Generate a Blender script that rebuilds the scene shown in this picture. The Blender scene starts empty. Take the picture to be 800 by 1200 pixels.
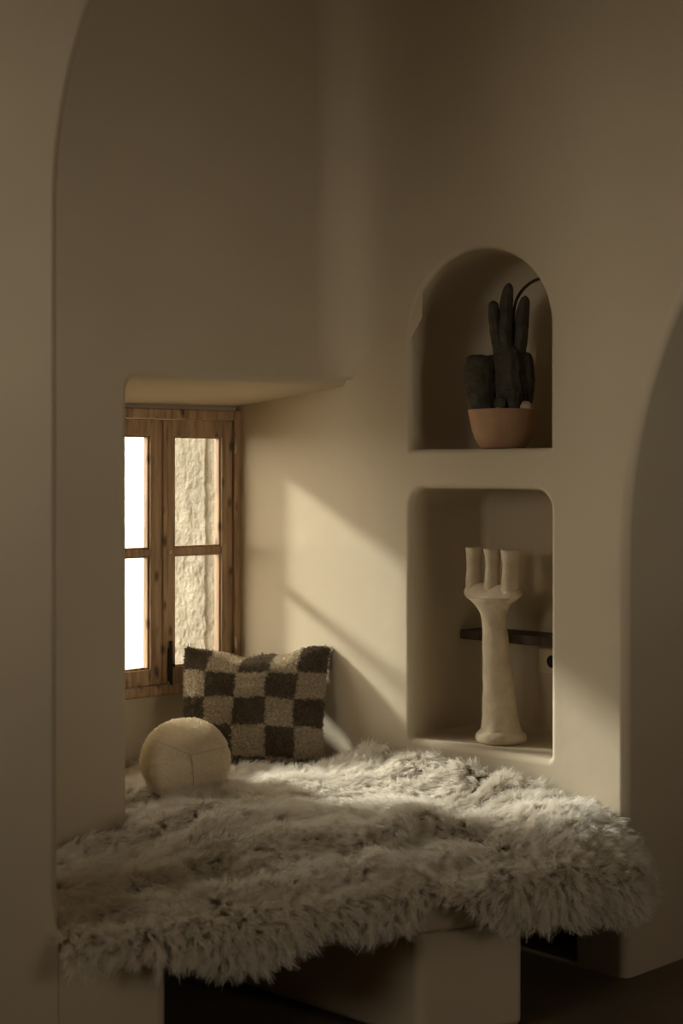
import bpy, bmesh, math, random
import numpy as np
from mathutils import Vector, noise
from mathutils.geometry import delaunay_2d_cdt
random.seed(7); rng = np.random.default_rng(11)
sc = bpy.context.scene; C = sc.collection
PI = math.pi; S2 = math.sqrt(.5)

# ------------------------------------------------------------------ frame of the place (metres)
C0 = (.015, 5.690)          # corner between the window wall and the niche wall
P0 = (.8375, 4.8675)        # free corner of the niche wall at the arched doorway
dL = (-S2, -S2); nL = (S2, -S2)      # window wall: along it away from the corner / into the room
dN = (-S2, S2);  nN = (-S2, -S2)     # niche wall: along it towards the corner / into the room
AB = math.radians(25)
eB = (math.cos(AB), math.sin(AB)); mB = (-math.sin(AB), math.cos(AB))   # bench front / towards the back
FP = (.11, 4.27)
def frame(O, d, n): return lambda t, z, dep=0.0: Vector((O[0]+t*d[0]-dep*n[0], O[1]+t*d[1]-dep*n[1], z))
PL = frame(C0, dL, nL); PN = frame(P0, dN, nN)
PB = frame(FP, eB, (math.sin(AB), -math.cos(AB)))
T_C = 1.1635                # distance along the niche wall from doorway to corner
W_D = .575                  # depth of the window recess

# ------------------------------------------------------------------ helpers
def tag(o, label=None, cat=None, group=None, kind=None):
    if label: o['label'] = label
    if cat: o['category'] = cat
    if group: o['group'] = group
    if kind: o['kind'] = kind
    return o
def mesh_obj(name, verts, faces, mat, parent=None, smooth=True, kind=None, wn=False):
    me = bpy.data.meshes.new(name); me.from_pydata([tuple(v) for v in verts], [], faces); me.update()
    return me_obj(name, me, mat, parent, smooth, kind, wn)
def me_obj(name, me, mat, parent=None, smooth=True, kind=None, wn=False):
    for m in (mat if isinstance(mat, (list, tuple)) else [mat]): me.materials.append(m)
    o = bpy.data.objects.new(name, me); C.objects.link(o)
    if parent: o.parent = parent
    if smooth: me.polygons.foreach_set('use_smooth', [True]*len(me.polygons))
    if kind: o['kind'] = kind
    if wn:
        w = o.modifiers.new('wn', 'WEIGHTED_NORMAL'); w.weight = 100; w.keep_sharp = True
    return o
def bm_obj(name, bm, mat, parent=None, smooth=True, kind=None, bevel=0, seg=2):
    me = bpy.data.meshes.new(name); bmesh.ops.recalc_face_normals(bm, faces=bm.faces[:]); bm.to_mesh(me); bm.free()
    o = me_obj(name, me, mat, parent, smooth, kind)
    if bevel:
        b = o.modifiers.new('bevel', 'BEVEL'); b.width = bevel; b.segments = seg; b.limit_method = 'ANGLE'; b.angle_limit = .6
        w = o.modifiers.new('wn', 'WEIGHTED_NORMAL'); w.weight = 80
    return o
def empty(name, loc=(0, 0, 0)):
    o = bpy.data.objects.new(name, None); C.objects.link(o); o.location = loc; o.empty_display_size = .1
    return o
def quad_box(bm, P, t0, t1, z0, z1, d0, d1):
    v = [bm.verts.new(P(t, z, d)) for d in (d0, d1) for z in (z0, z1) for t in (t0, t1)]
    for f in ((0,1,3,2),(4,6,7,5),(0,4,5,1),(2,3,7,6),(0,2,6,4),(1,5,7,3)): bm.faces.new([v[i] for i in f])
def prism(bm, P, pts, d0, d1):
    a = [bm.verts.new(P(t, z, d0)) for t, z in pts]; b = [bm.verts.new(P(t, z, d1)) for t, z in pts]
    n = len(pts); bm.faces.new(a); bm.faces.new(b[::-1])
    for i in range(n): bm.faces.new((a[i], a[(i+1) % n], b[(i+1) % n], b[i]))
def tube(pts, radii, n=12, cap=True):
    V, F = [], []
    pts = [Vector(p) for p in pts]; m = len(pts)
    up = Vector((0, 0, 1))
    for i, p in enumerate(pts):
        tg = (pts[min(i+1, m-1)] - pts[max(i-1, 0)]).normalized()
        if i == 0:
            r = tg.cross(up if abs(tg.z) < .9 else Vector((1, 0, 0))).normalized()
        else:
            r = (r - tg*r.dot(tg)).normalized()
        s = tg.cross(r)
        for k in range(n):
            a = 2*PI*k/n; V.append(p + (r*math.cos(a) + s*math.sin(a))*radii[i])
    for i in range(m-1):
        for k in range(n): F.append((i*n+k, i*n+(k+1) % n, (i+1)*n+(k+1) % n, (i+1)*n+k))
    if cap: F.append(tuple(range(n))[::-1]); F.append(tuple((m-1)*n+k for k in range(n)))
    return V, F
def lathe(prof, n=48, wob=None):
    V, F = [], []
    for i, (r, z) in enumerate(prof):
        for k in range(n):
            a = 2*PI*k/n; V.append(Vector((r*math.cos(a), r*math.sin(a), z)))
    m = len(prof)
    for i in range(m-1):
        for k in range(n): F.append((i*n+k, i*n+(k+1) % n, (i+1)*n+(k+1) % n, (i+1)*n+k))
    F.append(tuple(range(n))[::-1]); F.append(tuple((m-1)*n+k for k in range(n)))
    return V, F
def offset(pts, r, closed=True, left=True):
    out = []; n = len(pts); s = 1 if left else -1
    for i in range(n):
        p = Vector(pts[i])
        a = Vector(pts[(i-1) % n]) if closed or i > 0 else None
        b = Vector(pts[(i+1) % n]) if closed or i < n-1 else None
        ns = []
        if a is not None and (p-a).length > 1e-9: d = (p-a).normalized(); ns.append(Vector((-d.y, d.x))*s)
        if b is not None and (b-p).length > 1e-9: d = (b-p).normalized(); ns.append(Vector((-d.y, d.x))*s)
        m = sum(ns, Vector((0, 0))); m.normalize()
        c = max(.35, m.dot(ns[0])); q = p + m*(r/c); out.append((q.x, q.y))
    return out
def area(p): return .5*sum(p[i][0]*p[(i+1) % len(p)][1]-p[(i+1) % len(p)][0]*p[i][1] for i in range(len(p)))
def dense(pts, step, closed=True):
    out = []; n = len(pts)
    for i in range(n if closed else n-1):
        a, b = pts[i], pts[(i+1) % n]; L = math.hypot(b[0]-a[0], b[1]-a[1]); k = max(1, int(L/step))
        for j in range(k): out.append((a[0]+(b[0]-a[0])*j/k, a[1]+(b[1]-a[1])*j/k))
    if not closed: out.append(pts[-1])
    return out
class Wall:
    """a plastered wall face with softened openings: front face + rolled edges + reveals"""
    def __init__(s, P): s.P = P; s.V = []; s.F = []; s.loops = []; s.defer = None
    def ring(s, pts, dep, zf=None):
        i0 = len(s.V)
        for t, z in pts: s.V.append(s.P(t, z, dep) if not zf else s.P(*zf(t, z, dep)))
        return list(range(i0, len(s.V)))
    def strip(s, A, B, closed):
        n = len(A)
        for i in range(n if closed else n-1):
            j = (i+1) % n; s.F.append((A[i], A[j], B[j], B[i]))
    def reveal(s, pts, r, depth, closed=True, back=None, zf=None, wallside_left=False, seg=6, nd=4):
        """pts: the opening's edge; returns the loop the front face should have there"""
        off = lambda q: offset(pts, q, closed, wallside_left) if q > 1e-9 else list(pts)
        front = off(r); prev = s.ring(front, 0, zf)
        for k in range(1, seg+1):
            a = PI/2*k/seg; cur = s.ring(off(r*(1-math.sin(a))), r*(1-math.cos(a)), zf); s.strip(prev, cur, closed); prev = cur
        rb = back or 0
        for k in range(1, nd+1):
            cur = s.ring(pts, r+(depth-rb-r)*k/nd, zf); s.strip(prev, cur, closed); prev = cur
        if back is not None:
            for k in range(1, seg+1):
                a = PI/2*k/seg
                cur = s.ring(offset(pts, rb*(1-math.cos(a)), closed, not wallside_left) if k else pts, depth-rb+rb*math.sin(a), zf)
                s.strip(prev, cur, closed); prev = cur
            s.F.append(tuple(prev))
        return front
    def face(s, outer, holes, grid=None, zf=None):
        pts = []; edges = []
        for lp in [outer]+holes:
            i0 = len(pts); pts += [Vector(p) for p in lp]; n = len(lp)
            edges += [(i0+i, i0+(i+1) % n) for i in range(n)]
        vo, eo, fo, ov, oe, of = delaunay_2d_cdt(pts, edges, [], 0, 1e-6)
        def inside(p, lp):
            c = False; n = len(lp)
            for i in range(n):
                a, b = lp[i], lp[(i+1) % n]
                if (a[1] > p[1]) != (b[1] > p[1]) and p[0] < (b[0]-a[0])*(p[1]-a[1])/(b[1]-a[1])+a[0]: c = not c
            return c
        i0 = len(s.V)
        for v in vo: s.V.append(s.P(v.x, v.y, 0) if not zf else s.P(*zf(v.x, v.y, 0)))
        for f in fo:
            c = sum((vo[i] for i in f), Vector((0, 0)))/len(f)
            if inside(c, outer) and not any(inside(c, h) for h in holes): s.F.append(tuple(i0+i for i in f))
    def build(s, name, mat, kind='structure'):
        me = bpy.data.meshes.new(name); me.from_pydata([tuple(v) for v in s.V], [], s.F); me.update()
        bm = bmesh.new(); bm.from_mesh(me); bmesh.ops.remove_doubles(bm, verts=bm.verts, dist=1e-5)
        bmesh.ops.recalc_face_normals(bm, faces=bm.faces[:]); bm.to_mesh(me); bm.free()
        return me_obj(name, me, mat, None, True, kind, True)

# ------------------------------------------------------------------ materials
def new_mat(name):
    m = bpy.data.materials.new(name); m.use_nodes = True; nt = m.node_tree; nt.nodes.clear()
    out = nt.nodes.new('ShaderNodeOutputMaterial'); b = nt.nodes.new('ShaderNodeBsdfPrincipled')
    nt.links.new(b.outputs[0], out.inputs[0]); return m, nt, b, out
def N(nt, typ, **kw):
    n = nt.nodes.new(typ)
    for k, v in kw.items():
        if k.startswith('i_'):
            key = k[2:].replace('_', ' '); n.inputs[key].default_value = v
        else: setattr(n, k, v)
    return n
def ramp(nt, fac, stops):
    r = nt.nodes.new('ShaderNodeValToRGB'); e = r.color_ramp.elements
    while len(e) < len(stops): e.new(.5)
    for k, (p, c) in enumerate(stops): e[k].position = p; e[k].color = (*c, 1)
    nt.links.new(fac, r.inputs[0]); return r
def coords(nt, scale=(1, 1, 1), rot=(0, 0, 0)):
    tc = nt.nodes.new('ShaderNodeTexCoord'); mp = nt.nodes.new('ShaderNodeMapping')
    mp.inputs['Scale'].default_value = scale; mp.inputs['Rotation'].default_value = rot
    nt.links.new(tc.outputs['Object'], mp.inputs[0]); return mp.outputs[0]
def bump(nt, b, h, strength, dist, prev=None):
    n = N(nt, 'ShaderNodeBump'); n.inputs['Strength'].default_value = strength; n.inputs['Distance'].default_value = dist
    nt.links.new(h, n.inputs['Height'])
    if prev: nt.links.new(prev.outputs[0], n.inputs['Normal'])
    nt.links.new(n.outputs[0], b.inputs['Normal']); return n
def mottled(name, c1, c2, scale=3, rough=.9, bscale=9, bstr=.25, bdist=.01, fine=120, fstr=.08):
    m, nt, b, out = new_mat(name); v = coords(nt)
    n1 = N(nt, 'ShaderNodeTexNoise', i_Scale=scale, i_Detail=6, i_Roughness=.6); nt.links.new(v, n1.inputs['Vector'])
    r = ramp(nt, n1.outputs[0], [(.3, c1), (.72, c2)]); nt.links.new(r.outputs[0], b.inputs['Base Color'])
    b.inputs['Roughness'].default_value = rough; b.inputs['Specular IOR Level'].default_value = .25
    n2 = N(nt, 'ShaderNodeTexNoise', i_Scale=bscale, i_Detail=3); nt.links.new(v, n2.inputs['Vector'])
    p = bump(nt, b, n2.outputs[0], bstr, bdist)
    n3 = N(nt, 'ShaderNodeTexNoise', i_Scale=fine, i_Detail=2); nt.links.new(v, n3.inputs['Vector'])
    bump(nt, b, n3.outputs[0], fstr, .002, p)
    return m
PLASTER = mottled('lime_plaster', (.51, .44, .325), (.56, .485, .36), 1.3, .88, 5, .35, .012, 90, .10)
FLOORM = mottled('cement_floor', (.13, .098, .062), (.19, .145, .095), 2.2, .6, 4, .2, .01)
CEIL = mottled('ceiling_plaster', (.66, .57, .42), (.72, .62, .46), 1.5)
STONE_OUT = mottled('exterior_render', (.20, .187, .150), (.30, .282, .232), 6, .95, 24, .9, .02, 160, .6)
WHITEW = mottled('whitewash', (.80, .78, .73), (.88, .86, .81), 3)
TERR = mottled('terrace', (.74, .72, .67), (.84, .82, .77), 2)
CERAMIC = mottled('chalky_ceramic', (.50, .42, .30), (.70, .60, .455), 16, .9, 28, .8, .006, 160, .35)
TERRA = mottled('terracotta', (.42, .255, .15), (.54, .35, .215), 9, .75, 16, .25, .004, 140, .15)
SOIL = mottled('soil', (.03, .022, .015), (.09, .065, .04), 60, .95, 80, 1, .01)
CACT = mottled('cactus_skin', (.05, .045, .032), (.10, .09, .065), 30, .7, 60, .8, .006, 200, .4)
PEB = mottled('pale_pebble', (.5, .38, .29), (.6, .47, .36), 20, .7)
IRON = mottled('dark_iron', (.018, .015, .012), (.035, .028, .02), 30, .5, 60, .3, .002)
PLASTIC = mottled('beige_plastic', (.60, .50, .35), (.62, .52, .365), 4, .45, 5, 0, .001, 50, 0)
BLACK = mottled('black_plastic', (.01, .009, .008), (.014, .012, .01), 4, .5)
CORD = mottled('brown_cord', (.035, .022, .014), (.05, .032, .02), 30, .6)
STEEL = mottled('worn_steel', (.45, .42, .36), (.6, .56, .48), 40, .35); STEEL.node_tree.nodes['Principled BSDF'].inputs['Metallic'].default_value = .8
BOUCLE = mottled('cream_boucle', (.84, .74, .56), (.93, .85, .69), 70, .95, 130, .9, .006, 320, .6)
SEAM = mottled('seam_thread', (.46, .385, .275), (.54, .455, .33), 60)
HIDE = mottled('sheep_hide', (.40, .32, .21), (.50, .41, .28), 12, .95)

def wood(name, rot, cols, scale=1.0):
    m, nt, b, out = new_mat(name); v = coords(nt, (9*scale, 9*scale, .75*scale), rot)
    n1 = N(nt, 'ShaderNodeTexNoise', i_Scale=5, i_Detail=7, i_Roughness=.62, i_Distortion=.5); nt.links.new(v, n1.inputs['Vector'])
    r = ramp(nt, n1.outputs[0], [(.30, cols[0]), (.52, cols[1]), (.74, cols[2])])
    v2 = coords(nt, (22*scale, 22*scale, 11*scale), rot)
    vo = N(nt, 'ShaderNodeTexVoronoi', i_Scale=1.0); nt.links.new(v2, vo.inputs['Vector'])
    rk = ramp(nt, vo.outputs['Distance'], [(.10, (.16, .12, .09)), (.30, (1, 1, 1))])
    mx = N(nt, 'ShaderNodeMix', data_type='RGBA', blend_type='MULTIPLY'); mx.inputs[0].default_value = .85
    nt.links.new(r.outputs[0], mx.inputs[6]); nt.links.new(rk.outputs[0], mx.inputs[7])
    nt.links.new(mx.outputs[2], b.inputs['Base Color']); b.inputs['Roughness'].default_value = .62
    bump(nt, b, n1.outputs[0], .3, .003); return m
WC = [(.20, .125, .07), (.39, .255, .145), (.54, .37, .22)]
WOOD_V = wood('pine_upright', (0, 0, 0), WC)
WOOD_H = wood('pine_rail', (0, PI/2, PI/4), WC)
WOOD_D = wood('dark_board', (0, PI/2, -PI/4), [(.03, .02, .012), (.06, .038, .022), (.09, .06, .036)], .8)

def glass():
    m, nt, b, out = new_mat('window_glass'); nt.nodes.remove(b)
    t = N(nt, 'ShaderNodeBsdfTransparent'); t.inputs[0].default_value = (.97, .97, .95, 1)
    g = N(nt, 'ShaderNodeBsdfGlossy'); g.inputs['Roughness'].default_value = .02
    lw_ = N(nt, 'ShaderNodeLayerWeight'); lw_.inputs[0].default_value = .5
    pw = N(nt, 'ShaderNodeMath', operation='POWER'); nt.links.new(lw_.outputs['Facing'], pw.inputs[0]); pw.inputs[1].default_value = 4
    f = N(nt, 'ShaderNodeMath', operation='MULTIPLY_ADD'); nt.links.new(pw.outputs[0], f.inputs[0]); f.inputs[1].default_value = .6; f.inputs[2].default_value = .03
    mx = N(nt, 'ShaderNodeMixShader'); nt.links.new(f.outputs[0], mx.inputs[0]); nt.links.new(t.outputs[0], mx.inputs[1]); nt.links.new(g.outputs[0], mx.inputs[2])
    nt.links.new(mx.outputs[0], out.inputs[0]); return m
GLASS = glass()

def checker_mat():
    m, nt, b, out = new_mat('tufted_checks')
    at = N(nt, 'ShaderNodeAttribute', attribute_name='check'); v = coords(nt)
    n0 = N(nt, 'ShaderNodeTexNoise', i_Scale=110, i_Detail=3); nt.links.new(v, n0.inputs['Vector'])
    a = ramp(nt, n0.outputs[0], [(.3, (.115, .09, .064)), (.7, (.225, .178, .127))])
    c = ramp(nt, n0.outputs[0], [(.3, (.40, .335, .245)), (.7, (.78, .68, .52))])
    mx = N(nt, 'ShaderNodeMix', data_type='RGBA'); nt.links.new(at.outputs['Fac'], mx.inputs[0])
    nt.links.new(a.outputs[0], mx.inputs[6]); nt.links.new(c.outputs[0], mx.inputs[7])
    nt.links.new(mx.outputs[2], b.inputs['Base Color']); b.inputs['Roughness'].default_value = .95
    b.inputs['Specular IOR Level'].default_value = .1
    n2 = N(nt, 'ShaderNodeTexNoise', i_Scale=190, i_Detail=2); nt.links.new(v, n2.inputs['Vector'])
    bump(nt, b, n2.outputs[0], .8, .006); return m
CHECK = checker_mat()

def wool():
    m, nt, b, out = new_mat('sheep_wool'); nt.nodes.remove(b)
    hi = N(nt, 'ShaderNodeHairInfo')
    r = ramp(nt, hi.outputs['Intercept'], [(0, (.42, .345, .25)), (.4, (.82, .755, .64)), (1, (.97, .95, .89))])  # darker root colour paints in shade between the locks
    rr = ramp(nt, hi.outputs['Random'], [(0, (.9, .9, .9)), (1, (1, 1, 1))])
    mx = N(nt, 'ShaderNodeMix', data_type='RGBA', blend_type='MULTIPLY'); mx.inputs[0].default_value = 1
    nt.links.new(r.outputs[0], mx.inputs[6]); nt.links.new(rr.outputs[0], mx.inputs[7])
    d = N(nt, 'ShaderNodeBsdfDiffuse'); t = N(nt, 'ShaderNodeBsdfTranslucent')
    nt.links.new(mx.outputs[2], d.inputs[0]); nt.links.new(mx.outputs[2], t.inputs[0])
    ms = N(nt, 'ShaderNodeMixShader'); ms.inputs[0].default_value = .5
    nt.links.new(d.outputs[0], ms.inputs[1]); nt.links.new(t.outputs[0], ms.inputs[2]); nt.links.new(ms.outputs[0], out.inputs[0])
    return m
WOOL = wool()

# ------------------------------------------------------------------ niche wall (right)
HC = 3.25
def arc(cx, cz, rx, rz, a0, a1, n): return [(cx+rx*math.cos(a0+(a1-a0)*i/n), cz+rz*math.sin(a0+(a1-a0)*i/n)) for i in range(n+1)]
def ccw(p): return p if area(p) > 0 else p[::-1]
w = Wall(PN)
tL, tR = .862, .283; tc, tw = (tL+tR)/2, (tL-tR)/2
up = ccw(dense([(tR, 1.566), (tL, 1.566)]+arc(tc, 1.945, tw, .258, 0, PI, 28), .06))
h1 = w.reveal(up, .018, .38, back=.10, wallside_left=False)
def rrect(x0, x1, z0, z1, rt, rb=.012):
    return (arc(x1-rb, z0+rb, rb, rb, -PI/2, 0, 4)+arc(x1-rt, z1-rt, rt, rt, 0, PI/2, 10)
            + arc(x0+rt, z1-rt, rt, rt, PI/2, PI, 10)+arc(x0+rb, z0+rb, rb, rb, PI, 1.5*PI, 4))
lo = ccw(dense(rrect(tR, tL, .611, 1.4376, .065), .06))
h2 = w.reveal(lo, .022, .38, back=.03)
h3 = w.reveal(ccw(dense(rrect(.185, .80, .012, .345, .04), .06)), .008, .40, back=.03)
# arched doorway edge at t = 0, springing at 1.25 m
RA = 1.526
door = dense([(0, 0), (0, 1.25)], .12, False)+arc(-RA, 1.25, RA, RA, 0, PI, 60)[1:]+dense([(-2*RA, 1.25), (-2*RA, 0)], .2, False)[1:]
d1 = w.reveal(door, .028, .62, closed=False, wallside_left=area(door) < 0)
TE = T_C+W_D+.01
outer = list(d1)+[(-4.6, 0), (-4.6, HC), (TE, HC), (TE, 0)]
w.face(ccw(outer), [h1, h2, h3])
w.build('wall_right', PLASTER)

# ------------------------------------------------------------------ window wall (left) with its deep recess
SR = .9376
def cove(s, z, dep):      # soft rolled inner corner where the two walls meet
    r = .14
    if s < r and dep == 0 and z > 1.79:
        q = min(1, (z-1.79)/.15)**.8
        x = r-max(0, s); dep = -(r-math.sqrt(max(0, r*r-x*x)))*q
        if s < 0: dep += s*q*1.5; s = -.004
    if z > 1.5 and dep > 0: z = z-.058*min(1, dep/W_D)
    return s, z, dep
w = Wall(PL)
rec = [(-.12, .345), (SR, .345)]+arc(SR-.045, 1.783-.045, .045, .045, 0, PI/2, 8)+[(-.12, 1.787)]
rec = dense(rec, .08)
rec = ccw(rec)
hr = w.reveal(rec, .022, W_D, zf=cove, nd=6)
xs = [-.14, -.06]+[.14*(1-math.cos(PI/2*i/12)) for i in range(13)]+[.16, .19, .23]
outer = [(-.14, -.02), (5.4, -.02), (5.4, HC)]+[(x, HC) for x in xs[::-1]]+[(-.14, z/20) for z in range(64, 0, -2) if z/20 < HC]
w_extra = []
for x in xs:
    for z in list(np.arange(1.80, 1.95, .025))+list(np.arange(2.0, HC, .1)): w_extra.append((x, float(z)))
# cove needs interior points: give the face short dummy slits as holes of zero area
s = w
pts = [Vector(p) for p in outer]+[Vector(p) for p in hr]+[Vector(p) for p in w_extra if p[0] > -.13]
no, nh = len(outer), len(hr)
ed = [(i, (i+1) % no) for i in range(no)]+[(no+i, no+(i+1) % nh) for i in range(nh)]
vo, eo, fo, *_ = delaunay_2d_cdt(pts, ed, [], 0, 1e-6)
def inpoly(p, lp):
    c = False; n = len(lp)
    for i in range(n):
        a, b = lp[i], lp[(i+1) % n]
        if (a[1] > p[1]) != (b[1] > p[1]) and p[0] < (b[0]-a[0])*(p[1]-a[1])/(b[1]-a[1])+a[0]: c = not c
    return c
i0 = len(w.V)
for v in vo: w.V.append(PL(*cove(v.x, v.y, 0)))
for f in fo:
    c = sum((vo[i] for i in f), Vector((0, 0)))/len(f)
    if inpoly(c, outer) and not inpoly(c, hr): w.F.append(tuple(i0+i for i in f))
w.build('wall_left', PLASTER)

# outer leaf of the window wall, with the window opening
w = Wall(frame(PL(0, 0, W_D-.004).xy[:], dL, nL))
ZB, ZT = .706, 1.714
wo = ccw([(.0, ZB), (.94, ZB), (.94, ZT), (.0, ZT)])
def splay(s_, z, dep):
    if dep > .02:
        k = min(1, dep/.29)
        if s_ > .5: s_ += .26*k
        if z > 1.5: z += .16*k
    return s_, z, dep
hw = w.reveal(wo, .004, .29, zf=splay, nd=3)
w.face(ccw([(-1.2, -.05), (6.5, -.05), (6.5, 3.6), (-1.2, 3.6)]), [hw])
w.build('wall_outer_leaf', [PLASTER])

# rough rendered outer jamb seen through the panes
V, F = [], []; nu, nv = 60, 150
JX = .045
for j in range(nv+1):
    z = .66+1.1*j/nv
    for i in range(nu+1):
        q = i/nu; dep = .625+.27*q
        p = PL(JX, z, dep)
        d = .003*noise.noise(Vector((dep*14, z*9, 1)))+.0022*noise.noise(Vector((dep*75, z*62, 3)))
        edge = .24+.05*noise.noise(Vector((z*7, 2, 0)))+.03*noise.noise(Vector((z*19, 5, 0)))
        if q < edge: d = -.008+.002*noise.noise(Vector((dep*20, z*12, 8)))
        n = Vector((dL[0], dL[1], 0)); V.append(p+n*d)
for j in range(nv):
    for i in range(nu):
        a = j*(nu+1)+i; F.append((a, a+1, a+nu+2, a+nu+1))
b0 = len(V)
for dep in (.625, .895):
    for z in (.66, 1.76): V.append(PL(-.05, z, dep))
r0 = [j*(nu+1) for j in range(nv+1)]; r1 = [j*(nu+1)+nu for j in range(nv+1)]
F.append(tuple(r0+[b0+1, b0])); F.append(tuple(r1+[b0+3, b0+2])); F.append(tuple(list(range(nu+1))+[b0+2, b0])); F.append(tuple([nv*(nu+1)+i for i in range(nu+1)]+[b0+3, b0+1]))
F.append((b0, b0+1, b0+3, b0+2))
mesh_obj('trim_1', V, F, STONE_OUT, kind='structure')

# ------------------------------------------------------------------ the window
PW = frame(PL(0, 0, W_D).xy[:], dL, nL)          # dep > 0 is outwards
win = tag(empty('window_1', PW(.47, ZB, 0)), 'old pine casement window with two sashes in the deep wall recess', 'window', kind='structure')
def at(parent, o):
    o.parent = parent; o.matrix_parent_inverse.identity()
    L = Vector(parent.location)
    p = parent
    while p.parent: p = p.parent; L += p.location
    o.data.transform(__import__('mathutils').Matrix.Translation(-L)); return o
def wpart(name, boxes, mat, parent, bevel=.004, smooth=True):
    bm = bmesh.new()
    for bx in boxes: quad_box(bm, PW, *bx)
    return at(parent, bm_obj(name, bm, mat, None, smooth, None, bevel))
fr = wpart('frame', [(-.004, .030, ZB, ZT, -.032, .05), (.930, .939, ZB, ZT, -.032, .05)], WOOD_V, win, .006)
wpart('frame_rail', [(.028, .907, ZT-.036, ZT, -.030, .05), (.028, .907, ZB, ZB+.036, -.036, .05)], WOOD_H, win, .006)
GB, GT = .800, 1.6175
def sash(u0, u1, g0, g1):
    st = wpart('sash', [(u0, g0, ZB+.038, ZT-.038, -.022, .022), (g1, u1, ZB+.038, ZT-.038, -.022, .022)], WOOD_V, win)
    wpart('sash_rail', [(g0-.002, g1+.002, GT, ZT-.038, -.021, .021), (g0-.002, g1+.002, ZB+.038, GB, -.021, .021),
                        (g0-.002, g1+.002, 1.196, 1.221, -.017, .017)], WOOD_H, win, .003)
    # thin glazing bead round each pane
    for z0, z1 in ((GB, 1.196), (1.221, GT)):
        wpart('glazing_bead', [(g0, g0+.007, z0, z1, -.012, .012), (g1-.007, g1, z0, z1, -.012, .012),
                               (g0, g1, z0, z0+.006, -.012, .012), (g0, g1, z1-.006, z1, -.012, .012)], WOOD_V, win, .002)
        wpart('pane', [(g0+.001, g1-.001, z0+.001, z1-.001, -.002, .002)], GLASS, win, 0, False)
    return st
sash(.0315, .3505, .082, .300); sash(.3535, .929, .411, .875)
# cover strip on the meeting stiles, bolt, hinges, screw
wpart('cover_strip', [(.343, .361, ZB+.042, ZT-.042, -.030, -.020)], WOOD_V, win, .004)
o = wpart('bolt', [(.318, .336, .752, .868, -.031, -.021), (.322, .332, .735, .895, -.036, -.026), (.314, .340, .80, .815, -.04, -.026)], IRON, win, .003)
o['label'] = 'dark iron bolt'
for zz in (.86, 1.585):
    V, F = tube([PW(.0305, zz-.028, -.038), PW(.0305, zz+.028, -.038)], [.005, .005], 10)
    h = at(win, mesh_obj('hinge', V, F, STEEL)); h['label'] = 'pale metal hinge barrel'
V, F = tube([PW(.328, 1.208, -.020), PW(.328, 1.208, -.026), PW(.328, 1.208, -.030)], [.009, .009, .005], 12)
k = at(win, mesh_obj('screw_cap', V, F, PLASTIC)); k['label'] = 'small pale screw cap on stile'

# ------------------------------------------------------------------ near arch on the left
w = Wall(PB)
k0 = -.8587
zs = 2.115; RW = 1.5
amax = math.asin((HC-zs)/RW)
ed_ = dense([(k0, 0), (k0, zs)], .12, False)+arc(k0+RW, zs, RW, RW, PI, PI-amax, 40)[1:]
kl = k0-.19
el_ = dense([(kl, 0), (kl, HC)], .12, False)
def flush(t, z, dep): return (k0 if (z < .40 and t > k0-.03) else t), z, (max(dep, .0) if z >= .40 else dep)
g = w.reveal(ed_, .02, .30, closed=False, wallside_left=True, zf=flush)
g2 = w.reveal(el_, .02, .30, closed=False, wallside_left=False, zf=flush)
w.face(ccw(list(g)+list(g2)[::-1]), [], zf=flush)
w.build('wall_arch', PLASTER)

# ------------------------------------------------------------------ room shell
def slab(name, pts, z0, z1, mat):
    bm = bmesh.new(); prism(bm, lambda t, z, d: Vector((t, z, d)), pts, z0, z1); return bm_obj(name, bm, mat, None, False, 'structure')
slab('floor', [(-6, -5), (9, -5), (9, 11), (-6, 11)], -.12, 0, FLOORM)
# ceiling follows the room (plus the passage behind the doorway)
room = [PL(6.2, 0, .2).xy[:], PL(-.5, 0, .2).xy[:], PN(1.3, 0, 3.2).xy[:], PN(-5.5, 0, 3.2).xy[:], PN(-5.5, 0, -5.9).xy[:], PL(6.2, 0, -5.9).xy[:]]
room = [(-4.6, 1.35), (.3, 6.3), (3.2, 8.7), (7.9, 4.0), (1.6, -3.2), (-.6, -2.6), (-4.6, 1.35)][:-1]
slab('ceiling', room, HC, HC+.15, CEIL)
# back wall parallel to the niche wall, 5.4 m from it, with a wide opening to the terrace
D_BACK = 5.45
PK = frame((P0[0]+nN[0]*D_BACK, P0[1]+nN[1]*D_BACK), dN, (S2, S2))   # t along dN, normal into room
w = Wall(PK)
op = ccw([(-.85, 1.5), (1.08, 1.5), (1.08, 2.55), (-.85, 2.55)])
hk = w.reveal(op, .02, .3)
w.face(ccw([(-4.8, -.02), (1.3, -.02), (1.3, HC), (-4.8, HC)]), [hk])
w.build('wall_back', PLASTER)
PX = frame(PN(-4.5, 0, 0).xy[:], nN, dN)
w = Wall(PX); hx = w.reveal(ccw([(.12, 1.0), (.68, 1.0), (.68, 2.5), (.12, 2.5)]), .02, .3); w.face(ccw([(-3.4, -.02), (5.9, -.02), (5.9, HC), (-3.4, HC)]), [hx]); w.build('wall_side', PLASTER)  # opening in this unseen wall is added to brighten the window wall
w = Wall(frame(PN(0, 0, 3.0).xy[:], dN, nN)); w.face(ccw([(-4.8, -.02), (1.6, -.02), (1.6, HC), (-4.8, HC)]), []); w.build('wall_passage_end', PLASTER)
w = Wall(frame(PN(1.5, 0, .6).xy[:], (-nN[0], -nN[1]), (S2, -S2))); w.face(ccw([(-.1, -.02), (2.5, -.02), (2.5, HC), (-.1, HC)]), []); w.build('wall_passage_side', PLASTER)

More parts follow.
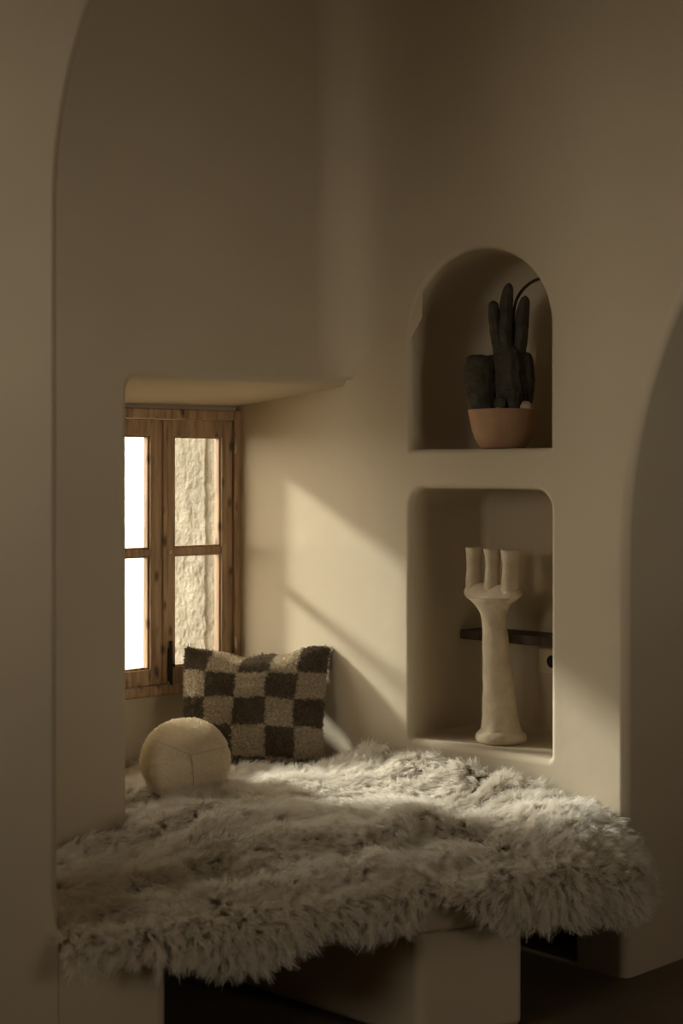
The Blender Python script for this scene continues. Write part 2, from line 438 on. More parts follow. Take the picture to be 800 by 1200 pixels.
# ------------------------------------------------------------------ outside
slab('ground', [(-40, -20), (.3, -20), (.3, 6.9), (30, 36), (-40, 60)], -.35, -.13, TERR)
w = Wall(frame(PL(0, 0, 3.2).xy[:], dL, nL))
bm = bmesh.new(); quad_box(bm, frame(PL(0, 0, 5.2).xy[:], dL, nL), -9, 9, -.2, .62, 0, .3); bm_obj('wall_terrace', bm, WHITEW, None, True, 'structure', .03)
bm = bmesh.new(); quad_box(bm, frame(PL(0, 0, W_D+.05).xy[:], dL, nL), 6.5, 10.5, -.2, 4.6, 0, .25); bm_obj('wall_sun_block', bm, WHITEW, None, True, 'structure', .03)  # unseen tall wall added to keep the sun out of the back opening

# ------------------------------------------------------------------ masonry bench
ZSEAT = .362; ZSL = .283
bench = tag(empty('masonry_bench', PB(0, 0, .4)), 'low plastered masonry bench built into the corner under the sheepskin', 'bench')
def xy2kb(p): dx, dy = p[0]-FP[0], p[1]-FP[1]; return dx*eB[0]+dy*eB[1], dx*mB[0]+dy*mB[1]
def kb2xy(k, b): return FP[0]+k*eB[0]+b*mB[0], FP[1]+k*eB[1]+b*mB[1]
sc_pts = [kb2xy(k0+.008, 0), kb2xy(.70, 0), kb2xy(.735, .02), kb2xy(.755, .06), PN(-.006, 0, -.01).xy[:], PN(.02, 0, -.004).xy[:], PN(T_C-.004, 0, -.004).xy[:], PL(1.445, 0, -.004).xy[:]]
bm = bmesh.new(); prism(bm, lambda t, z, d: Vector((t, z, d)), sc_pts, ZSL, ZSEAT)
at(bench, bm_obj('seat', bm, PLASTER, None, True, None, .022, 4))
# recess part of the seat
bm = bmesh.new(); quad_box(bm, PL, .006, SR-.006, .346, ZSEAT, .0, W_D-.04); at(bench, bm_obj('recess_seat', bm, PLASTER, None, True, None, .004))
bm = bmesh.new(); lp = [kb2xy(k0+.0015, -.001), kb2xy(-.612, -.001), kb2xy(-.600, .003), kb2xy(-.593, .010), kb2xy(-.590, .022), kb2xy(-.590, .60), kb2xy(k0+.0015, .60)]
prism(bm, lambda t, z, d: Vector((t, z, d)), lp, 0, ZSEAT-.004); at(bench, bm_obj('leg', bm, PLASTER, None, False))
lp = [kb2xy(.102, .002), kb2xy(.4226, .002)]
q = Vector(lp[1])+Vector((dN[0], dN[1]))*.42; r_ = Vector(lp[0])+Vector((dN[0], dN[1]))*.74
bm = bmesh.new(); prism(bm, lambda t, z, d: Vector((t, z, d)), [lp[0], lp[1], q[:], r_[:]], 0, ZSL+.002)
at(bench, bm_obj('leg', bm, PLASTER, None, True, None, .025, 4))

# ------------------------------------------------------------------ sheepskin
LINE2 = (xy2kb(PN(-.0, 0, -.02).xy[:]))
cA = np.array([.735, 0.0]); cB = np.array(LINE2)
d2 = (cB-cA)/np.linalg.norm(cB-cA); n2 = np.array([d2[1], -d2[0]])    # outward of right end
RR = .10
def seat_dist(q):
    """signed distance outside the bench seat edge, nearest edge point and outward direction (unfolded plane)"""
    a1 = -q[1]+RR; a2 = float(np.dot(q-cA, n2))+RR
    # inset corner
    det = 0*n2[1]-(-1)*n2[0]
    # lines: -b = -RR  and  (q-cA).n2 = -RR
    cb = RR; ck = cA[0]+(-RR-n2[1]*(cb-cA[1]))/n2[0]
    cc = np.array([ck, cb]); v = q-cc
    if a1 > 0 and v[0] <= 0: near = np.array([q[0], RR])
    elif a2 > 0 and np.dot(v, d2) >= 0: near = q-n2*a2
    elif np.dot(v, np.array([1., 0])) >= 0 and np.dot(v, -d2) >= 0 or (a1 > 0 and a2 > 0): near = cc
    else: return -1.0, q, np.array([0., -1.])
    w_ = q-near; L = np.linalg.norm(w_)
    if L < 1e-9: return -RR, q, np.array([0., -1.])
    o = w_/L; return L-RR, near+o*RR, o
RE = .055
BALL = Vector((-.495, 5.25, .578)); BR = .1355
def lump(k, b):
    v = .026*noise.noise(Vector((k*3.1+4, b*3.6, 1.2)))+.020*noise.noise(Vector((k*7.3, b*8.5+2, 5)))
    return v
def hide_z(xy):
    dn = (P0[0]+P0[1]-xy[0]-xy[1])*S2                 # distance in front of the niche wall
    dl = (C0[0]-xy[0]-(C0[1]-xy[1]))*S2*-1            # in front of the window wall (negative in the recess)
    t = (xy[0]-P0[0])*dN[0]+(xy[1]-P0[1])*dN[1]
    z = ZSEAT+.032
    z += .075*math.exp(-(max(0, dn-.03)/.12)**2)*min(1, max(0, (1.25-t)/.2))*min(1, max(0.3, (t+.1)/.4))
    z -= .012*min(1, max(0, (dn-.95)/.3))
    # bunched folds lying across the skin
    k, b = xy2kb(xy)
    f = .030*math.exp(-((b-.30-.08*math.sin(k*4+.5))/.07)**2)*max(0, 1-((k-.25)/.55)**2)
    f += .022*math.exp(-((b-.12-.03*math.sin(k*6))/.06)**2)*max(0, 1-((k+.1)/.75)**2)
    sm = lambda x: x*x*(3-2*x)
    pl_ = sm(min(1, max(0, (b-.06)/.52)))*sm(min(1, max(0, (k+.40)/.22)))
    f += pl_*.078*sm(min(1, max(.25, (.98-k)/.4)))
    f -= .05*math.exp(-(((xy[0]-BALL.x)/.13)**4+((xy[1]-BALL.y)/.13)**4))
    f -= .07*math.exp(-(((xy[0]+.30)/.29)**4+((xy[1]-5.69)/.13)**4))
    f += .085*math.exp(-((b-.20)/.17)**2)*math.exp(-((k-.64)/.17)**2)      # puffed-up end by the doorway
    return z+f
def S(q):
    q = np.asarray(q, float); d, ep, o = seat_dist(q); h = lump(q[0], q[1])
    if d <= -.02 or d < 0:
        x, y = kb2xy(*q); f = 1.0
        return Vector((x, y, max(ZSEAT+.012, hide_z((x, y))+h*f+.006)))
    x, y = kb2xy(*ep); z0 = max(ZSEAT+.012, hide_z((x, y))+.006)
    ow = Vector((o[0]*eB[0]+o[1]*mB[0], o[0]*eB[1]+o[1]*mB[1], 0))
    th = min(d/RE, PI/2); drop = RE*(1-math.cos(th))+max(0, d-RE*PI/2)
    out = RE*math.sin(th)*.9+.010*math.sin(min(1, drop/.1)*PI/2)+max(0, h)*.9*min(1, d/.06)
    return Vector((x, y, max(ZSEAT+.012, z0+h)*max(0, 1-d/.08)+z0*min(1, d/.08)-drop))+ow*(out+.004)
front = [(-.865, .065), (-.80, .07), (-.72, .075), (-.64, .08), (-.56, .09), (-.50, .112), (-.44, .132), (-.38, .135), (-.32, .118), (-.27, .10), (-.22, .07), (-.15, .085), (-.066, .10),
         (0, .095), (.05, .075), (.105, .055), (.2, .055), (.262, .085), (.31, .11), (.386, .135), (.46, .125), (.524, .16), (.576, .16), (.628, .16), (.69, .165)]
poly = [(k, -b) for k, b in front]
poly += [(.775, -.12), (.82, -.075), (.85, -.02), (.88, .05), (.905, .11), (.915, .165), (.905, .20), (.87, .205)]
for p in ([PN(t, 0, -.035).xy[:] for t in (.03, .1, .3, .6, .9, 1.15, 1.4, 1.60)] + [PL(.10, 0, .50).xy[:], PL(.5, 0, .50).xy[:], PL(.86, 0, .48).xy[:], PL(.905, 0, .3).xy[:], PL(.90, 0, .03).xy[:], PL(.97, 0, -.035).xy[:], PL(1.3, 0, -.035).xy[:], PL(1.6, 0, -.035).xy[:]]):
    poly.append(xy2kb(p))
k_, b_ = xy2kb(PL(1.6, 0, -.035).xy[:]); poly.append((-.865, max(.1, b_-.1)))
poly = [(max(k, -.848), b) for k, b in poly]
poly = ccw(dense(poly, .02))
P_ = np.array(poly)
lo_, hi_ = P_.min(0), P_.max(0)
grid = [(x, y) for x in np.arange(lo_[0], hi_[0], .018) for y in np.arange(lo_[1], hi_[1], .018)]
def inpoly_np(Q):
    c = np.zeros(len(Q), bool); n = len(P_)
    for i in range(n):
        a, b = P_[i], P_[(i+1) % n]
        if a[1] == b[1]: continue
        m_ = ((a[1] > Q[:, 1]) != (b[1] > Q[:, 1])) & (Q[:, 0] < (b[0]-a[0])*(Q[:, 1]-a[1])/(b[1]-a[1])+a[0]); c ^= m_
    return c
G = np.array(grid); G = G[inpoly_np(G)]
pts = [Vector(p) for p in poly]+[Vector((float(p[0]), float(p[1]))) for p in G]
n = len(poly)
vo, eo, fo, *_ = delaunay_2d_cdt(pts, [(i, (i+1) % n) for i in range(n)], [], 0, 1e-6)
cen = np.array([((vo[f[0]]+vo[f[1]]+vo[f[2]])/3)[:] for f in fo]); ok = inpoly_np(cen)
rug = tag(empty('sheepskin_rug', (0, 4.6, ZSEAT)), 'large shaggy cream sheepskin draped over the masonry bench', 'rug')
hv = [S(np.array(v[:])) for v in vo]
hide = at(rug, mesh_obj('hide', hv, [tuple(f) for f, k in zip(fo, ok) if k], HIDE))
so = hide.modifiers.new('solid', 'SOLIDIFY'); so.thickness = .008; so.offset = -1

def fleece(nlock, per):
    A = (hi_-lo_); out_p = []; sizes = []; rad = []
    Q = lo_+rng.random((int(nlock*A[0]*A[1]/abs(area(poly))), 2))*A; Q = Q[inpoly_np(Q)]
    NP = 7; fs = np.linspace(0, 1, NP)
    for q in Q:
        p = S(q); e_ = .006
        nx = S(q+np.array([e_, 0]))-p; ny = S(q+np.array([0, e_]))-p; nrm = nx.cross(ny)
        if nrm.length < 1e-12: continue
        nrm.normalize()
        if nrm.z < -.3: nrm = -nrm
        d = seat_dist(q)[0]
        k, b = q
        # combing field: swirls, drifting towards the front edge
        a = noise.noise(Vector((k*2.3, b*2.3, 9)))*3.2-1.7+2.2*noise.noise(Vector((k*9, b*9, 3)))+random.gauss(0, .5)
        cmb = Vector((math.cos(a)*eB[0]+math.sin(a)*mB[0], math.cos(a)*eB[1]+math.sin(a)*mB[1], 0))
        hang = min(1, max(0, (d+.03)/.09))
        xy = (p.x, p.y)
        deep = (C0[0]-p.x-(C0[1]-p.y))*S2            # >0 inside the recess
        dn = (P0[0]+P0[1]-p.x-p.y)*S2
        ln = (.044+.012*noise.noise(Vector((k*4, b*4, 7))))*(1-.35*hang)*random.uniform(.8, 1.2)
        if dn < .22 and d < 0: ln *= 1.2
        if (p-BALL).xy.length < BR*.75: ln *= .35
        lean = .45+.5*random.random()
        # near walls keep the locks from growing into the plaster
        if dn < .05: cmb += Vector((nN[0], nN[1], 0))*1.6
        cmb = (cmb-nrm*cmb.dot(nrm)); cmb = cmb.normalized() if cmb.length > 1e-6 else cmb
        cmb = cmb.lerp(Vector((0, 0, -1)), hang*.38)
        L = (nrm*(1-.25*hang)+cmb*lean).normalized()
        curl = Vector((random.gauss(0, 1), random.gauss(0, 1), random.gauss(0, .6)))*.008
        ph = random.random()*6.3; wv = random.uniform(.003, .008)
        sd = L.cross(Vector((random.gauss(0, 1), random.gauss(0, 1), random.gauss(0, 1)))).normalized()
        spread = random.uniform(.006, .013)
        t1 = nx.normalized(); t2 = ny.normalized()
        m_ = per
        rr = np.sqrt(rng.random(m_))*spread; aa = rng.random(m_)*6.283
        lens = ln*(.72+.38*rng.random(m_))
        off = np.outer(rr*np.cos(aa), np.array(t1))+np.outer(rr*np.sin(aa), np.array(t2))
        clump = 1-.5*fs**1.1
        jit = rng.normal(0, .0055, (m_, 3))
        Ln = np.array(L); cu = np.array(curl); sdn = np.array(sd); P3 = np.array(p); cm = np.array(cmb)
        st = (P3[None, None, :] + off[:, None, :]*clump[None, :, None]
              + Ln[None, None, :]*(lens[:, None, None]*fs[None, :, None])
              + (cm*.020+cu)[None, None, :]*(fs**2)[None, :, None]
              + np.array([0, 0, -.012*(1+.3*hang)])[None, None, :]*(fs**2.2)[None, :, None]
              + sdn[None, None, :]*(np.sin(fs*8.5+ph)*wv*fs)[None, :, None]
              + jit[:, None, :]*(fs**1.3)[None, :, None])
        out_p.append(st.reshape(-1, 3)); sizes += [NP]*m_
        rad.append(np.tile(.00068*(1-.7*fs**2), m_))
    pos = np.concatenate(out_p).astype(np.float32); rad = np.concatenate(rad).astype(np.float32)
    # keep strands out of the walls and the near pier
    lim = (P0[0]+P0[1]-pos[:, 0]-pos[:, 1])*S2; bad = (lim < .004) & (((pos[:, 0]-P0[0])*dN[0]+(pos[:, 1]-P0[1])*dN[1]) > -.01)
    pos[bad, 0] += (.004-lim[bad])*nN[0]; pos[bad, 1] += (.004-lim[bad])*nN[1]
    hc = bpy.data.hair_curves.new('fleece'); hc.add_curves(sizes)
    pos -= np.array(rug.location, np.float32)
    hc.attributes['position'].data.foreach_set('vector', pos.ravel())
    ra = hc.attributes.get('radius') or hc.attributes.new('radius', 'FLOAT', 'POINT'); ra.data.foreach_set('value', rad)
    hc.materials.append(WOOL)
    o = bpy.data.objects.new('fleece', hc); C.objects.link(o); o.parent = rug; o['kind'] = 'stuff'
    print('strands', len(sizes)); return o
fleece(24000, 14)

def tuft(o, Z, cnt, l0, l1, rad, mat):
    me = o.data; m = len(me.vertices); co_ = np.zeros(m*3); me.vertices.foreach_get('co', co_); co_ = co_.reshape(-1, 3)
    no_ = np.zeros(m*3); me.vertices.foreach_get('normal', no_); no_ = no_.reshape(-1, 3)
    keep = np.where(no_@np.array(Z) > -.6)[0]; pick = rng.choice(keep, cnt)
    NP = 5; fs = np.linspace(0, 1, NP); st = np.zeros((len(pick), NP, 3))
    dr = no_[pick]+rng.normal(0, .55, (len(pick), 3)); dr /= np.linalg.norm(dr, axis=1)[:, None]
    c1 = rng.normal(0, 1, (len(pick), 3)); ln = rng.uniform(l0, l1, len(pick)); j0 = rng.normal(0, .0012, (len(pick), 3))
    for q in range(NP):
        st[:, q] = co_[pick]+j0+dr*(ln*math.sin(fs[q]*2.0)/.95)[:, None]+c1*(ln*.55*fs[q]**2)[:, None]
    hc = bpy.data.hair_curves.new('tufting'); hc.add_curves([NP]*len(pick))
    hc.attributes['position'].data.foreach_set('vector', st.astype(np.float32).ravel())
    ra = hc.attributes.get('radius') or hc.attributes.new('radius', 'FLOAT', 'POINT'); ra.data.foreach_set('value', np.full(len(pick)*NP, rad, np.float32))
    if me.attributes.get('check'):
        ck = np.zeros(m); me.attributes['check'].data.foreach_get('value', ck)
        ca = hc.attributes.new('check', 'FLOAT', 'CURVE'); ca.data.foreach_set('value', ck[pick].astype(np.float32))
    hc.materials.append(mat); h = bpy.data.objects.new('tufting', hc); C.objects.link(h); h.parent = o; h['kind'] = 'stuff'; return h
# ------------------------------------------------------------------ round boucle cushion
def ball():
    bm = bmesh.new(); bmesh.ops.create_icosphere(bm, subdivisions=6, radius=1.0)
    view = Vector((.35, -.85, .38)).normalized()
    # seam great-circle arcs leave one point and run over the surface
    hub = Vector((.22, -.93, .28)).normalized()
    t1 = hub.cross(Vector((0, 0, 1))).normalized(); t2 = hub.cross(t1)
    dirs = [(t1*math.cos(a)+t2*math.sin(a)) for a in (math.radians(95), math.radians(195), math.radians(330))]
    hub2 = -hub
    fac = [Vector(v).normalized() for v in ((.2, -.5, .85), (.9, -.35, .3), (-.85, -.45, .3), (-.1, -.95, -.3), (.6, .7, .4), (-.6, .7, .4), (0, 0, -1), (.7, -.3, -.65), (-.7, -.3, -.65), (-.35, .1, .93))]
    for v in bm.verts:
        p = v.co.normalized(); r = 1.0
        m_ = max(p.dot(f) for f in fac); r *= 1+.07*(1/max(m_, .8)-1.08)
        for d in dirs:
            nn = hub.cross(d); s_ = abs(p.dot(nn))
            if p.dot(d) > -.05: r -= .045*math.exp(-(s_/.026)**2)
        r += .006*noise.noise(p*22)+.004*noise.noise(p*45)
        top = Vector((-.04, -.38, .924)); h = p.dot(top)*r
        if h > .82: p2 = p*r-top*(h-.82)*.65; r = 1.0
        else: p2 = p*r
        v.co = Vector((p2.x*1.02, p2.y*1.02, p2.z*.95))*BR
    o = bm_obj('round_cushion', bm, BOUCLE); o.location = BALL
    tuft(o, view, 42000, .0018, .0038, .0008, BOUCLE)
    for d in dirs:
        pts = []
        for i in range(40):
            a = math.radians(2+88*i/39); p = hub*math.cos(a)+d*math.sin(a)
            m_ = max(p.dot(f) for f in fac); q = 1+.07*(1/max(m_, .8)-1.08)-.045
            top = Vector((-.04, -.38, .924)); p2 = p*q; h = p2.dot(top)
            if h > .82: p2 = p2-top*(h-.82)*.65
            pts.append(Vector((p2.x*1.02, p2.y*1.02, p2.z*.95))*BR+p*.0044)
        V, F = tube(pts, [.0010]*40, 8); mesh_obj('seam', V, F, SEAM, o)
    return tag(o, 'round cream boucle ball cushion resting on the sheepskin by the window', 'cushion')
ball()

# ------------------------------------------------------------------ checked cushion
def cushion():
    n = 220; V = []; F = []; W, H, T = .256, .209, .088
    col = []
    mid = Vector((-.304, 5.720, .668)); R = Vector((.990, -.14, 0)).normalized(); U = Vector((.0, .25, .96)); U = (U-R*U.dot(R)).normalized(); Z = R.cross(U)
    cx = [-1.0, -.66, -.23, .24, .66, 1.0]; cy = [-1.0, -.80, -.30, .17, .58, 1.0]
    for side in (1, -1):
        for j in range(n+1):
            for i in range(n+1):
                u = -1+2*i/n; v = -1+2*j/n
                x = W*u*(1-.075*(1-v*v)-.03*(v < 0)*(-v)); y = H*v*(1-.06*(1-u*u))
                y += .012*v*abs(u)**3*(v > 0)+ .006*math.sin(u*9+1)*max(0, v)**3
                t = T*(max(0, 1-u**4)*max(0, 1-abs(v)**3))**.5
                t += .012*noise.noise(Vector((u*2.2, v*2.2, side*3)))*(1-u*u)*(1-v*v)
                t += .010*max(0, v)**4*math.sin(u*7)*(1-u*u)
                z = side*t-.17*(max(0, v-.42)/.58)**2*max(0, 1-((u+.25)/.82)**2)
                uu = u+.035*noise.noise(Vector((u*2.5, v*2.5, 4)))+.012*noise.noise(Vector((u*14, v*14, 8)))
                vv = v+.035*noise.noise(Vector((u*2.5, v*2.5, 9)))+.012*noise.noise(Vector((u*14, v*14, 2)))
                ci = sum(uu > c for c in cx[1:-1]); cj = sum(vv > c for c in cy[1:-1])
                V.append(mid+R*x+U*y+Z*z*(1 if side > 0 else .8)); col.append(float((ci+cj) % 2))
    st = (n+1)*(n+1)
    for s_ in (0, 1):
        for j in range(n):
            for i in range(n):
                a = s_*st+j*(n+1)+i; f = (a, a+1, a+n+2, a+n+1); F.append(f if s_ == 0 else f[::-1])
    me = bpy.data.meshes.new('checked_cushion'); me.from_pydata([v-mid for v in V], [], F); me.update()
    at_ = me.attributes.new('check', 'FLOAT', 'POINT'); at_.data.foreach_set('value', col)
    bm = bmesh.new(); bm.from_mesh(me); bmesh.ops.remove_doubles(bm, verts=bm.verts, dist=2e-4)
    bmesh.ops.recalc_face_normals(bm, faces=bm.faces[:]); bm.normal_update()
    fv = max(bm.verts, key=lambda v: v.co.dot(Z)-2*(v.co-Z*v.co.dot(Z)).length)
    if fv.normal.dot(Z) < 0: bmesh.ops.reverse_faces(bm, faces=bm.faces[:]); bm.normal_update()
    for v in bm.verts:
        p = v.co*1.0
        c1 = noise.cell_vector(p*150)
        d = .0035*noise.noise(p*95)+.0030*noise.noise(p*180)
        v.co = p+v.normal*(d+.002)
    bm.to_mesh(me); bm.free()
    o = me_obj('checked_cushion', me, CHECK); o.location = mid
    tuft(o, Z, 60000, .004, .0075, .0010, CHECK)
    return tag(o, 'square tufted cushion in brown and cream checks leaning in the window recess', 'cushion')
cushion()

# ------------------------------------------------------------------ candle holder
def candle_holder():
    base = Vector((.520, 5.397, .6125)); root = tag(empty('candle_holder', base), 'tall chalky three-cup ceramic candle holder standing in the lower niche', 'candle holder')
    prof = [(.0, 0), (.078, 0), (.084, .004), (.086, .014), (.083, .026), (.074, .034), (.066, .040), (.060, .052), (.055, .072), (.05, .09)]
    V, F = lathe(prof); V = [v+Vector((.004*noise.noise(v*18), .004*noise.noise(v*18+Vector((5, 0, 0))), 0)) for v in V]
    mesh_obj('base', V, F, CERAMIC, root)
    pts, rad = [], []
    for i in range(40):
        q = i/39; z = .030+.440*q
        lean = -.028*q
        r = .0545-.0145*q+.003*math.sin(q*7)
        if q > .86: r += .014*((q-.86)/.14)**2
        if q < .2: r += .016*(1-q/.2)**2
        pts.append(Vector((lean, 0, z))); rad.append(r)
    V, F = tube(pts, rad, 36)
    V = [v+Vector((noise.noise(v*14), noise.noise(v*14+Vector((9, 1, 0))), 0))*.0045 for v in V]
    axv = Vector((dN[0], dN[1], 0))
    for i, v in enumerate(V):
        q = (v.z-.030)/.440
        if q > .80: w_ = (v-Vector((-.028*q, 0, v.z))).dot(axv); V[i] = v+axv*w_*.75*((q-.80)/.20)**2
    mesh_obj('stem', V, F, CERAMIC, root)
    # crossbar carrying the cups, runs along the niche
    ax = Vector((dN[0], dN[1], 0)); top = Vector((-.028, 0, .478))
    pts = [top+ax*x+Vector((0, 0, .012*(abs(x)/.1)**2)) for x in np.linspace(-.112, .112, 25)]
    rad = [.033*max(.08, (1-(abs(x)/.1135)**5))**.5 for x in np.linspace(-.112, .112, 25)]
    V, F = tube(pts, rad, 24); V = [v+Vector((noise.noise(v*24), noise.noise(v*24+Vector((9, 1, 0))), noise.noise(v*24+Vector((2, 7, 0)))))*.008 for v in V]
    mesh_obj('crossbar', V, F, CERAMIC, root)
    for x, s_ in ((-.076, 1.2), (0, 1.06), (.078, 1.06)):
        prof = [(0, -.02), (.026, -.015), (.0265, .0), (.0245, .025), (.0222, .055), (.0218, .08), (.0235, .105), (.0268, .122), (.0285, .128), (.0265, .132), (.022, .130), (.0185, .118), (.018, .08), (0, .078)]
        V, F = lathe([(r*s_, z) for r, z in prof], 32); V = [v+Vector((noise.noise(v*26+Vector((x*90, 0, 0))), noise.noise(v*26+Vector((9, x*90, 0))), .6*noise.noise(v*26+Vector((2, 7, x*90)))))*.004 for v in V]
        o = mesh_obj('candle_cup', V, F, CERAMIC, root); o.location = top+ax*x+Vector((0, 0, .018+.004*(x > 0)))
candle_holder()

# ------------------------------------------------------------------ lower niche: board and socket
bm = bmesh.new()
quad_box(bm, PN, .286, .858, .922, .954, .245, .378)
o = bm_obj('shelf_board', bm, WOOD_D, None, True, None, .004); tag(o, 'dark wooden board fixed across the lower niche behind the candle holder', 'shelf')
def socket():
    t0_ = .578; zc = .858
    r = tag(empty('wall_socket', PN(t0_, zc, .38)), 'square beige wall socket under the dark board in the lower niche', 'socket')
    bm = bmesh.new(); quad_box(bm, PN, t0_-.043, t0_+.043, zc-.043, zc+.043, .371, .381); at(r, bm_obj('plate', bm, PLASTIC, None, True, None, .004))
    V, F = tube([PN(t0_-.016, zc, .3695), PN(t0_-.016, zc, .373)], [.021, .021], 28); o = at(r, mesh_obj('receptacle', V, F, BLACK, None, False)); o['label'] = 'round black socket opening'
socket()

# ------------------------------------------------------------------ upper niche: cactus in a terracotta bowl
def cactus():
    base = Vector((0, 0, 0)); Y = 5.36
    X = (589-400)/1940*Y
    dep = (X+Y-P0[0]-P0[1])*S2
    base = Vector((X, Y, 1.5675))
    root = tag(empty('potted_cactus', base), 'dark clumped cactus in a terracotta bowl standing in the arched niche', 'plant')
    prof = [(0, 0), (.066, 0), (.074, .004), (.090, .03), (.101, .062), (.108, .098), (.112, .118), (.113, .124), (.110, .127), (.104, .124), (.100, .108), (0, .106)]
    V, F = lathe(prof, 56); mesh_obj('bowl', V, F, TERRA, root)
    V, F = lathe([(0, .10), (.100, .10), (.098, .112), (.05, .118), (0, .12)], 40); V = [v+Vector((0, 0, .004*noise.noise(v*60))) for v in V]
    mesh_obj('soil', V, F, SOIL, root)
    def stem(pts, rad, ribs=10, name='cactus_stem', flat=1.0):
        m = 26; P3 = [Vector(p) for p in pts]; cp, cr = [], []
        for i in range(m):
            q = i/(m-1)*(len(P3)-1); a = int(min(q, len(P3)-2)); t = q-a
            cp.append(P3[a].lerp(P3[a+1], t)); rr = rad[a]*(1-t)+rad[a+1]*t
            e = i/(m-1); rr *= min(1, math.sqrt(max(0, 1-((e-.86)/.14)**2))) if e > .86 else 1
            cr.append(max(rr, .0015))
        V, F = tube(cp, cr, 40)
        for idx in range(len(V)):
            c = cp[idx//40]; a = 2*PI*(idx % 40)/40; d = V[idx]-c
            s_ = 1+.10*abs(math.cos(a*ribs/2))-.05+.10*noise.noise(V[idx]*70)
            V[idx] = c+Vector((d.x*s_, d.y*s_*flat, d.z*s_))
        return mesh_obj(name, V, F, CACT, root)
    z0 = .11
    stem([(-.055, 0, z0), (-.070, 0, .19), (-.073, .01, .25), (-.064, .01, .305)], [.036, .050, .053, .046], 14)      # broad lobe at the left
    stem([(-.035, .01, z0), (-.04, .01, .22), (-.030, .01, .305)], [.030, .036, .030], 12)
    stem([(.030, .0, z0), (.022, 0, .20), (.018, 0, .29), (.008, .01, .33)], [.05, .056, .050, .038], 12)
    stem([(.06, .01, z0), (.068, .01, .21), (.066, .01, .27), (.06, .01, .315)], [.030, .036, .034, .028], 10)
    stem([(-.004, -.01, .28), (-.020, -.01, .37), (-.030, -.01, .44), (-.033, -.01, .478)], [.022, .021, .018, .014], 8)
    stem([(.008, -.012, .28), (.006, -.012, .38), (.010, -.012, .47), (.020, -.012, .535)], [.027, .026, .021, .014], 8)
    stem([(.046, 0, .28), (.056, 0, .37), (.064, 0, .44), (.074, 0, .495)], [.025, .025, .021, .014], 8)
    stem([(.03, -.05, .12), (.028, -.052, .16), (.03, -.05, .19)], [.022, .028, .024], 10)
    stem([(-.01, -.055, .11), (-.012, -.057, .14), (-.01, -.055, .165)], [.018, .022, .018], 10)
    # spiny tufts
    bm = bmesh.new(); bmesh.ops.create_icosphere(bm, subdivisions=3, radius=.024)
    for v in bm.verts: v.co *= 1+.12*noise.noise(v.co*50)
    o = bm_obj('pebble', bm, PEB, root); o.location = (.070, -.055, .128); o['label'] = 'pale round pebble on the soil'
    bm = bmesh.new(); bmesh.ops.create_icosphere(bm, subdivisions=3, radius=.013)
    for v in bm.verts: v.co *= 1+.15*noise.noise(v.co*80)
    o = bm_obj('pebble', bm, PEB, root); o.location = (-.022, -.075, .118); o['label'] = 'small pinkish pebble on the soil'
cactus()
# dark cord arching out from behind the cactus to the niche's edge
cp = []
for px, py, Yc in ((600, 420, 5.50), (600, 385, 5.48), (603, 358, 5.45), (609, 344, 5.40), (618, 334, 5.34), (628, 328, 5.27), (640, 324, 5.19)):
    cp.append(Vector(((px-400)/1940*Yc, Yc, 1.5-(py-550)/1940*Yc)))
pp = []
for i in range(len(cp)-1):
    p0, p1, p2, p3 = cp[max(0, i-1)], cp[i], cp[i+1], cp[min(len(cp)-1, i+2)]
    for k in range(6):
        t = k/6; pp.append(.5*((2*p1)+(p2-p0)*t+(2*p0-5*p1+4*p2-p3)*t*t+(3*p1-p0-3*p2+p3)*t**3))
pp.append(cp[-1])
V, F = tube(pp, [.0052]*len(pp), 12)
tag(mesh_obj('cord', V, F, CORD), 'thin dark cord arching out behind the cactus in the arched niche', 'cord')

# ------------------------------------------------------------------ light
KS = .32; SUN_D = Vector((S2+KS*S2, -S2+KS*S2, -.505)).normalized()
def sun():
    l = bpy.data.lights.new('sun', 'SUN'); l.energy = 4.3; l.angle = math.radians(4.8); l.color = (1, .985, .91)
    o = bpy.data.objects.new('sun', l); C.objects.link(o)
    d = SUN_D; o.rotation_euler = d.to_track_quat('-Z', 'Y').to_euler(); o.location = (-6, 7, 5)
sun()
wd = bpy.data.worlds.new('sky'); sc.world = wd; wd.use_nodes = True
bg = wd.node_tree.nodes['Background']; 
nt = wd.node_tree
tc = N(nt, 'ShaderNodeTexCoord'); dt = N(nt, 'ShaderNodeVectorMath', operation='DOT_PRODUCT'); nt.links.new(tc.outputs['Generated'], dt.inputs[0]); dt.inputs[1].default_value = (-SUN_D)[:]
mx0 = N(nt, 'ShaderNodeMath', operation='MAXIMUM'); nt.links.new(dt.outputs['Value'], mx0.inputs[0]); mx0.inputs[1].default_value = 0
pw = N(nt, 'ShaderNodeMath', operation='POWER'); nt.links.new(mx0.outputs[0], pw.inputs[0]); pw.inputs[1].default_value = 13
sk = N(nt, 'ShaderNodeMix', data_type='RGBA', blend_type='ADD'); sk.inputs[0].default_value = 1      # pale sky + bright haze round the sun
c1 = N(nt, 'ShaderNodeVectorMath', operation='SCALE'); c1.inputs[0].default_value = (1, .97, .88); nt.links.new(pw.outputs[0], c1.inputs['Scale'])
c2 = N(nt, 'ShaderNodeVectorMath', operation='SCALE'); c2.inputs[0].default_value = c1.inputs[0].default_value; nt.links.new(c1.outputs[0], c2.inputs[0]); c2.inputs['Scale'].default_value = 4.0
sx = N(nt, 'ShaderNodeSeparateXYZ'); nt.links.new(tc.outputs['Generated'], sx.inputs[0])
ab = N(nt, 'ShaderNodeMath', operation='ABSOLUTE'); nt.links.new(sx.outputs[2], ab.inputs[0])
on = N(nt, 'ShaderNodeMath', operation='SUBTRACT'); on.inputs[0].default_value = 1; nt.links.new(ab.outputs[0], on.inputs[1])
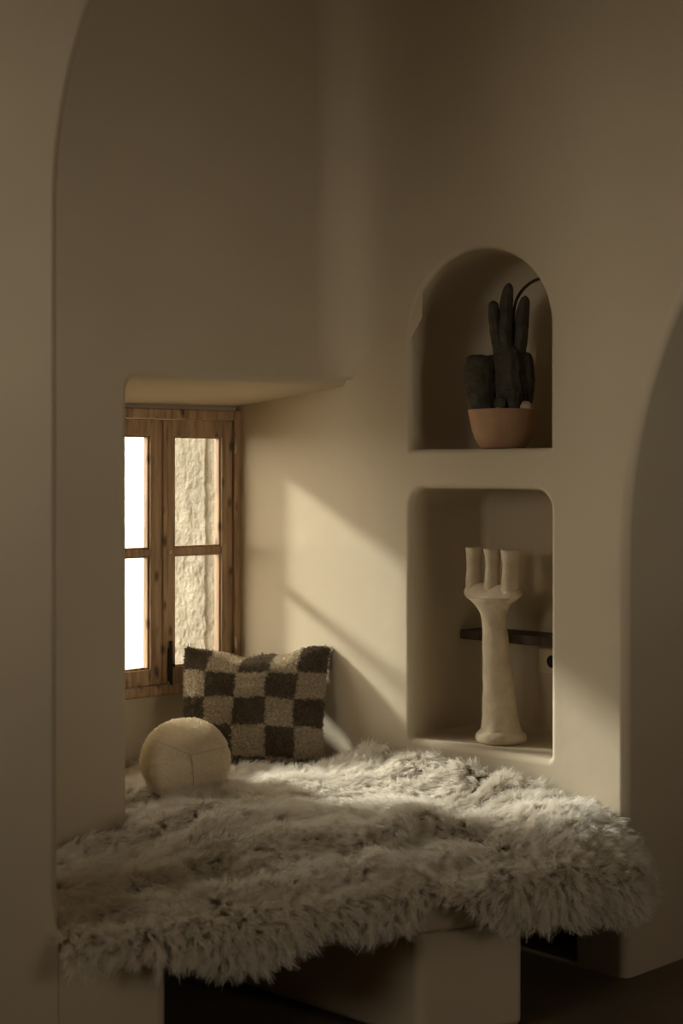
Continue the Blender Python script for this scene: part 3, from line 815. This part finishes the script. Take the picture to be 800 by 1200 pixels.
ph = N(nt, 'ShaderNodeMath', operation='POWER'); nt.links.new(on.outputs[0], ph.inputs[0]); ph.inputs[1].default_value = 5
hz = N(nt, 'ShaderNodeMath', operation='MULTIPLY_ADD'); nt.links.new(ph.outputs[0], hz.inputs[0]); hz.inputs[1].default_value = 7.5; hz.inputs[2].default_value = 2.6   # hazy bright horizon
c3 = N(nt, 'ShaderNodeVectorMath', operation='SCALE'); c3.inputs[0].default_value = (1, .89, .735); nt.links.new(hz.outputs[0], c3.inputs['Scale'])
nt.links.new(c3.outputs[0], sk.inputs[6]); nt.links.new(c2.outputs[0], sk.inputs[7]); nt.links.new(sk.outputs[2], bg.inputs[0])
bg.inputs[1].default_value = 1.0
def portal(P, t, z, dep, sx, sy, d):
    l = bpy.data.lights.new('portal', 'AREA'); l.shape = 'RECTANGLE'; l.size = sx; l.size_y = sy; l.cycles.is_portal = True
    o = bpy.data.objects.new('portal', l); C.objects.link(o); o.location = P(t, z, dep)
    o.rotation_euler = Vector((d[0], d[1], 0)).to_track_quat('-Z', 'Y').to_euler()
portal(PW, .47, 1.21, .1, .95, 1.02, nL)
portal(PK, .115, 2.025, .1, 1.93, 1.05, (S2, S2))
portal(PX, .40, 1.75, .1, .56, 1.5, dN)

# ------------------------------------------------------------------ camera
cam = bpy.data.cameras.new('camera'); co = bpy.data.objects.new('camera', cam); C.objects.link(co); sc.camera = co
co.location = (0, 0, 1.5); co.rotation_euler = (PI/2, 0, 0)
cam.sensor_fit = 'VERTICAL'; cam.sensor_height = 36; cam.lens = 36*1940/1200; cam.shift_y = -50/1200
cam.clip_start = .05; cam.dof.use_dof = True; cam.dof.focus_distance = 5.3; cam.dof.aperture_fstop = 2.8
sc.view_settings.view_transform = 'Standard'; sc.view_settings.look = 'None'; sc.view_settings.gamma = 1; sc.view_settings.use_curve_mapping = False
sc.view_settings.exposure = 0.46
cy = sc.cycles; cy.use_denoising = True; cy.max_bounces = 14; cy.diffuse_bounces = 9; cy.transparent_max_bounces = 12; cy.caustics_reflective = False; cy.caustics_refractive = False
